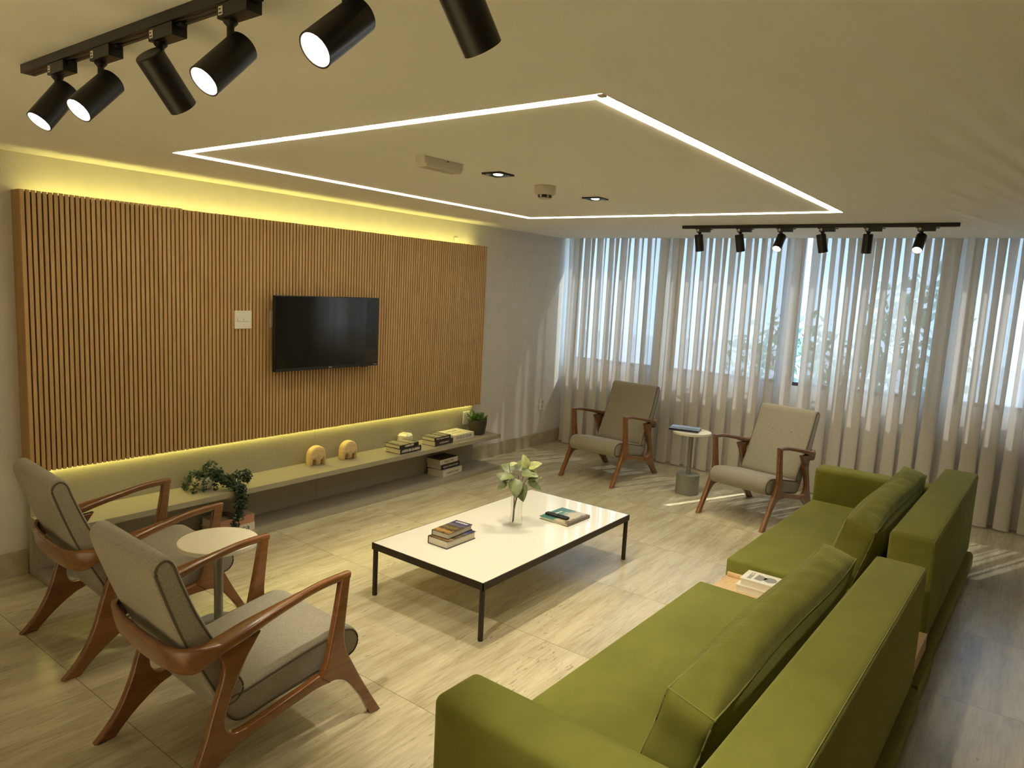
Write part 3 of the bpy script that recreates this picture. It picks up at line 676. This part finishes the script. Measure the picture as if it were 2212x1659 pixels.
for a, b, z, da, db, dz, L, w, v in LV:
    pleaf(PP(a, b, z), PP(da, db, dz), PP(random.uniform(-.3, .3), -.55, .8), L*1.2, w*1.25, 'leaf_var' if v else 'leaf_pothos')

# ------------------------------------------------------------------ sofas
def puff(bm, L, Ht, T, seed, wrinkle=.0024):
    """box cushion with bulging faces, standing: x length, y thickness, z height (0 at bottom)."""
    random.seed(seed); nx, ny, nz = 64, 10, 12
    def bulge(u, v): return (max(0, 1-abs(u)**2.6)*max(0, 1-abs(v)**2.6))**.5
    ph = [random.uniform(0, 6.3) for _ in range(12)]
    vs = {}
    def vert(i, j, k):
        key = (i, j, k)
        if key in vs: return vs[key]
        u, v, w = 2*i/nx-1, 2*j/ny-1, 2*k/nz-1
        x, y, z = u*L/2, v*T/2, (w+1)*Ht/2
        if j in (0, ny): y += (1 if j else -1)*.040*bulge(u, w)
        if k == nz: z += .050*bulge(u, v)+wrinkle*sum(sin(17*u*(1+.31*m)+2.6*v*(m-1.5)+ph[m]) for m in range(4))*.5*max(0, 1-abs(u)**8)*bulge(0, v)
        if i in (0, nx): x += (1 if i else -1)*.016*bulge(v, w)
        # edges sag between the corners
        if k in (0, nz): z -= (.016 if k else -.0)*abs(v)**4*(abs(sin(2.2*u+ph[6]))*.6+.5)*(1-abs(u)**4)
        x += .006*sin(5*w+ph[4])*(.3+abs(u)); y += .006*sin(4.1*u+ph[5])*(w+1)*.5
        vs[key] = bm.verts.new((x, y, z)); return vs[key]
    for (a, na, b, nb, fx) in ((0, nx, 1, ny, 2), (0, nx, 2, nz, 1), (1, ny, 2, nz, 0)):
        for lim in (0, (nx, ny, nz)[fx]):
            for p in range(na):
                for q in range(nb):
                    idx = []
                    for dp, dq in ((0, 0), (1, 0), (1, 1), (0, 1)):
                        c = [0, 0, 0]; c[a] = p+dp; c[b] = q+dq; c[fx] = lim; idx.append(vert(*c))
                    bm.faces.new(idx)
    def edge(js, ks): return [vs[(i, js, ks)].co.copy() for i in range(nx+1)]
    loops = []
    for j in (0, ny):
        loops.append([vs[(i, j, nz)].co.copy() for i in range(nx+1)]+[vs[(nx, j, k)].co.copy() for k in range(nz-1, 0, -1)]+[vs[(i, j, 0)].co.copy() for i in range(nx, -1, -1)]+[vs[(0, j, k)].co.copy() for k in range(1, nz)])
    ends = [[vs[(i, j, nz)].co.copy() for j in range(ny+1)] for i in (0, nx)]
    return loops, ends
def sofa(label, loc, rz, length, arm_at, cushion_label, c_off, c_len, seed):
    """local x along the sofa, y=0 at the front edge, negative towards the back (rear at -1.05)."""
    t = thing('green_sofa', label, 'sofa', loc, rz, 'low green velvet sofas')
    D, sz, bz, az, base = 1.030, .310, .685, .560, .125
    a0, a1 = (0, .205) if arm_at < 0 else (length-.205, length)
    s0, s1 = (.206, length) if arm_at < 0 else (0, length-.206)
    obj('base', BX(0, length, -D-.035, -.012, .004, base, bev=.03, seg=4), 'velvet', t, 40)
    bm = BX(s0, s1, -D+.245, 0, base+.001, sz, bev=.016, seg=4)
    obj('seat_cushion', bm, 'velvet', t, 40)
    bk = BX(s0 if arm_at < 0 else 0, length if arm_at < 0 else length, -D, -D+.212, base+.001, bz, bev=.026, seg=5) if arm_at > 0 else BX(0, length, -D, -D+.212, base+.001, bz, bev=.026, seg=5)
    b = obj('backrest', bk, 'velvet', t, 40)
    x0, x1, y0, y1 = .009, length-.009, -D+.009, -D+.203
    bm = tube([(x0, y0, bz-.0085), (x1, y0, bz-.0085), (x1, y1, bz-.0085), (x0, y1, bz-.0085)], .0028, None, 6, True)
    for xx in (x0, x1):
        for yy in (y0, y1): tube([(xx, yy, bz-.012), (xx, yy, base+.03)], .0022, bm, 6)
    obj('piping', bm, 'velvet_seam', b, 60)
    obj('armrest', BX(a0, a1, -D+.2125, .004, base+.001, az, bev=.032, seg=5), 'velvet', t, 40)
    # loose back cushion, leaning on the backrest
    c = thing('back_cushion', cushion_label, 'cushion', (0, 0, 0), 0, 'loose green back cushions')
    bm = bmesh.new(); loops, ends = puff(bm, c_len, .350, .150, seed)
    body = obj('cover', bm, 'velvet_w', c, 60)
    bm = bmesh.new()
    for lp in loops: tube(lp, .0034, bm, 6, True)
    for e in ends: tube(e, .0022, bm, 5)
    obj('piping', bm, 'velvet_seam', c, 60)
    Rz = Matrix.Rotation(rz, 4, 'Z')
    p = Vector(loc)+Rz @ Vector((c_off+c_len/2, -D+.212+.232, sz+.018))
    c.matrix_world = Matrix.Translation(p) @ Rz @ Matrix.Rotation(rad(15), 4, 'X')
    return t
sofa('long green velvet sofa in the front, its armrest cut by the photo bottom edge', (-5.655, -3.240, 0), rad(-1.2), 2.035, -1, 'creased green cushion leaning on the backrest of the front sofa', .345, 1.665, 4)
sofa('long green velvet sofa nearer the window, its armrest by the curtain', (-3.190, -3.268, 0), rad(-1.25), 1.920, 1, 'green cushion leaning on the backrest of the sofa nearer the window', .05, 1.655, 9)
tb = thing('sofa_table', 'light oak table block wedged between the two green sofas', 'side table', (-3.405, -3.276, 0), rad(-1.2))
obj('top', BX(-.207, .212, -1.030, .0, .126, .21, bev=.002), 'oak', tb)
obj('plinth', BX(-.207, .212, -1.064, -.02, .004, .125, bev=.004), 'velvet', tb)
obj('raised_edge', BX(.196, .212, -.80, -.006, .2101, .236, bev=.005), 'oak', tb)

# ------------------------------------------------------------------ ceiling fittings
def led_rect():
    t = thing('linear_ceiling_light', 'bright rectangular white light line recessed in the ceiling', 'ceiling light', (0, 0, H))
    x0, x1, y0, y1, w = -5.237, -2.122, -3.449, -.941, .046
    z0, z1 = -.004, -.001
    for a in ((x0, x1, y1-w, y1), (x0, x1, y0, y0+w), (x0, x0+w, y0+w+.002, y1-w-.002), (x1-w, x1, y0+w+.002, y1-w-.002)):
        obj('light_bar', BX(*a, z0, z1), 'led', t)
    bm = bmesh.new()
    for a in ((x0-.006, x1+.006, y1, y1+.006), (x0-.006, x1+.006, y0-.006, y0), (x0-.006, x0, y0, y1), (x1, x1+.006, y0, y1)): box(bm, *a, -.003, -.0005)
    obj('profile_edge', bm, 'whitep', t); obj('corner_clip', BX(x0-.004, x0+.02, y0-.008, y0+.012, -.010, -.0045), 'greyp', t)
led_rect()
def aim(d):
    d = Vector(d).normalized(); return d.to_track_quat('-Z', 'Y')
def spot_lamp(name, loc, d, power, angle, blend=.5, col=(1, .89, .66), size=.03, parent=None):
    l = bpy.data.lights.new(name, 'SPOT'); l.energy = power; l.spot_size = rad(angle); l.spot_blend = blend; l.color = col; l.shadow_soft_size = size
    o = bpy.data.objects.new(name, l); COL.objects.link(o); o.location = loc; o.rotation_mode = 'QUATERNION'; o.rotation_quaternion = aim(d)
    if parent: o.parent = parent
    return o
def track_rail(label, x, y0, y1):
    t = thing('light_track_rail', label, 'track rail', (x, (y0+y1)/2, H)); L = abs(y1-y0)/2
    obj('rail', BX(-.0195, .0195, -L, L, -.026, -.0005, bev=.001), 'blackm', t)
    bm = bmesh.new(); box(bm, -.010, -.006, -L+.02, L-.02, -.0268, -.0255); box(bm, .006, .010, -L+.02, L-.02, -.0268, -.0255)
    obj('contact_groove', bm, 'dark', t)
def track_spot(label, x, y, zp, d, group, lit, power, angle=38, sgn=1):
    """adapter on the rail, thin stem, tilted cylinder head; d = where the lens looks."""
    t = thing('track_spotlight', label, 'spotlight', (x, y, H-.0265), 0, group)
    zz = zp-(H-.0265); d = Vector(d).normalized()
    obj('adapter', BX(-.0185, .0185, -.088*sgn if sgn > 0 else -.022, .022 if sgn > 0 else .088, -.030, -.0005, bev=.001), 'blackm', t)
    bm = bmesh.new(); ye = -.088 if sgn > 0 else .088
    box(bm, -.007, .007, min(ye, ye-.022*sgn), max(ye, ye-.022*sgn), -.010, -.004)
    obj('lock_tab', bm, 'blackp', t); obj('lock_tab', BX(-.010, .010, .0221, .034, -.008, -.002), 'blackp', t)
    obj('stem', lathe([(0, -.030), (.0155, -.030), (.0155, -.036), (.008, -.044), (.0075, zz+.0), (0, zz)], 16), 'blackm', t, 40)
    bm = BX(-.0190, -.0186, .000, .016, -.024, -.006); obj('sticker', bm, 'whitep', t)
    bm = bmesh.new(); box(bm, -.01922, -.0191, .006, .014, -.013, -.010); box(bm, -.01922, -.0191, .003, .014, -.021, -.018); obj('sticker_print', bm, 'ink', t)
    R, Lf, Lb = .0345, .09, .048
    T = Matrix.Translation((0, 0, zz)) @ aim(d).to_matrix().to_4x4()       # local -Z looks along d
    bm = lathe([(0, Lb), (R-.003, Lb), (R, Lb-.003), (R, -Lf), (R-.0028, -Lf), (R-.0028, -Lf+.012), (0, -Lf+.012)], 40)
    bmesh.ops.transform(bm, matrix=T, verts=bm.verts); hd = obj('lamp_head', bm, 'blackm', t, 40)
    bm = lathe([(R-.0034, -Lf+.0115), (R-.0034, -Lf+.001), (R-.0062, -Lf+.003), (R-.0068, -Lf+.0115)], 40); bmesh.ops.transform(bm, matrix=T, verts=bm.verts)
    obj('reflector_ring', bm, 'rim_glint', hd, 40)
    bm = lathe([(R-.007, -Lf+.0105), (R-.010, -Lf+.0085), (0, -Lf+.0075)], 40); bmesh.ops.transform(bm, matrix=T, verts=bm.verts)
    obj('lens', bm, 'lens' if lit else 'greyp', hd, 40)
    if lit: spot_lamp('spot_beam', Vector((0, 0, zz))+d*(Lf+.004), d, power, angle, .55, parent=t)
    return t
NX, FX = -6.258, -1.370
track_rail('black ceiling track above the armchairs seen from behind', NX, -2.024, -4.03)
track_rail('black ceiling track in front of the curtains', FX, -2.016, -4.036)
gn, gf = 'spotlights on the track above the near armchairs', 'spotlights on the track by the curtains'
PN = 34
nd = [(-2.239, 2.277, (-.59, -.05, -.80)), (-2.514, 2.270, (-.69, -.10, -.72)), (-2.830, 2.274, (.68, .14, -.72)), (-3.128, 2.266, (-.70, -.02, -.72)), (-3.506, 2.268, (-.74, .02, -.67)), (-3.785, 2.272, (.62, -.06, -.76))]
nl = ['lit black spotlight at the end of the near track, first of the row', 'lit black spotlight overlapping the end one on the near track', 'black spotlight on the near track turned away, between two lit ones', 'lit black spotlight on the near track, next past the one turned away', 'large brightly lit black spotlight below the photo top edge, alone', 'black spotlight turned away, cut off by the photo top edge']
for (y, z, d), lb in zip(nd, nl): track_spot(lb, NX, y, z, d, gn, True, 118 if d[0] > 0 else 400, 60)
fd = [(-2.169, 2.278, (.22, -.07, -1)), (-2.515, 2.278, (.22, -.12, -1)), (-2.837, 2.278, (-.62, .04, -.78)), (-3.147, 2.278, (.22, -.17, -1)), (-3.466, 2.278, (.22, .05, -1)), (-3.806, 2.278, (-.62, .06, -.78))]
fl = ['unlit-looking black spotlight at the corner end of the track by the curtains', 'black spotlight second from the corner end of the track by the curtains', 'lit black spotlight on the curtain track above the round side table', 'black spotlight on the curtain track just past the lit one above the side table', 'black spotlight on the curtain track just before the lit end one', 'lit black spotlight at the far sofa end of the curtain track']
for i, ((y, z, d), lb) in enumerate(zip(fd, fl)): track_spot(lb, FX, y, z, d, gf, True, 12 if i in (2, 5) else 18, 46 if i in (2, 5) else 70)
def downlight(label, x, y):
    t = thing('recessed_downlight', label, 'ceiling light', (x, y, H), 0, 'square recessed downlights')
    bm = bmesh.new()
    for a in ((-.062, .062, .047, .062), (-.062, .062, -.062, -.047), (-.062, -.047, -.047, .047), (.047, .062, -.047, .047)): box(bm, *a, -.009, -.0005)
    obj('square_frame', bm, 'blackm', t)
    obj('inner_baffle', BX(-.047, .047, -.047, .047, -.0045, -.0005), 'dark', t)
    obj('lens', lathe([(.026, -.0048), (.022, -.0085), (0, -.0092)], 24), 'lens', t, 40)
    spot_lamp('downlight_beam', (0, 0, -.014), (0, 0, -1), 80, 88, .4, parent=t)
downlight('square black downlight in the ceiling between the beige box and smoke detector', -4.126, -2.178)
downlight('square black downlight in the ceiling beyond the smoke detector', -3.128, -2.186)
sd = thing('smoke_detector', 'round white smoke detector on the ceiling between the downlights', 'smoke detector', (-3.669, -2.169, H))
obj('housing', lathe([(0, -.001), (.062, -.001), (.062, -.042), (.056, -.050), (.034, -.052), (0, -.052)], 32), 'greyp', sd, 40)
obj('sensor_cap', lathe([(.040, -.0521), (.040, -.064), (.034, -.068), (0, -.068)], 24), 'dark', sd, 40)
bm = bmesh.new()
for k in range(6):
    a = k*pi/3; b = BX(.037, .0425, -.005, .005, -.066, -.052); bmesh.ops.transform(b, matrix=Matrix.Rotation(a, 4, 'Z'), verts=b.verts); me = bpy.data.meshes.new('t'); b.to_mesh(me); b.free(); bm.from_mesh(me); bpy.data.meshes.remove(me)
lathe([(0, -.0682), (.036, -.0682), (.034, -.073), (0, -.074)], 24, bm); obj('cage', bm, 'greyp', sd)
eb = thing('emergency_light', 'beige ribbed emergency light box on the ceiling beside a downlight', 'emergency light', (-4.543, -2.145, H), rad(-1))
P = [(-.135, .0), (.135, .0), (.135, -.03), (.118, -.048), (-.118, -.048), (-.135, -.03)]
obj('housing', curve_solid(P, .032, .004), 'greyp', eb, 30)
bm = bmesh.new()
for k in range(24): box(bm, -.108+k*.009, -.104+k*.009, -.027, .027, -.0492, -.0478)
obj('ribbed_lens', bm, 'greyp', eb)
obj('status_led', BX(.02, .027, -.0335, -.031, -.008, -.002), 'dark', eb)

# ------------------------------------------------------------------ daylight
w = bpy.data.worlds.new('daylight'); S.world = w; w.use_nodes = True
nt = w.node_tree; bg = nt.nodes['Background']
tc = nt.nodes.new('ShaderNodeTexCoord'); sp = nt.nodes.new('ShaderNodeSeparateXYZ'); nt.links.new(tc.outputs['Generated'], sp.inputs[0])
rp = nt.nodes.new('ShaderNodeValToRGB'); e = rp.color_ramp.elements
e[0].position = .45; e[0].color = (.46, .66, .86, 1); e[1].position = .75; e[1].color = (.40, .62, 1.0, 1)
mr = nt.nodes.new('ShaderNodeMapRange'); mr.inputs[1].default_value = -1; mr.inputs[2].default_value = 1; nt.links.new(sp.outputs[2], mr.inputs[0])
nt.links.new(mr.outputs[0], rp.inputs[0]); nt.links.new(rp.outputs[0], bg.inputs[0]); bg.inputs[1].default_value = 6.5
sun = bpy.data.lights.new('sun', 'SUN'); sun.energy = 8.0; sun.angle = rad(.5); sun.color = (1, .95, .88)
so_ = bpy.data.objects.new('sun', sun); COL.objects.link(so_); so_.rotation_mode = 'QUATERNION'; so_.rotation_quaternion = aim((-.57, .236, -.788))

gl = spot_lamp('added_glint_lamp', (8.0, -6.28, -.35), (-9.6+.0, 1.75, 1.90), 2200, 16, 1.0, (1, .97, .92), .03)   # added unseen spot, stands in for sunlight reflected up onto the ceiling
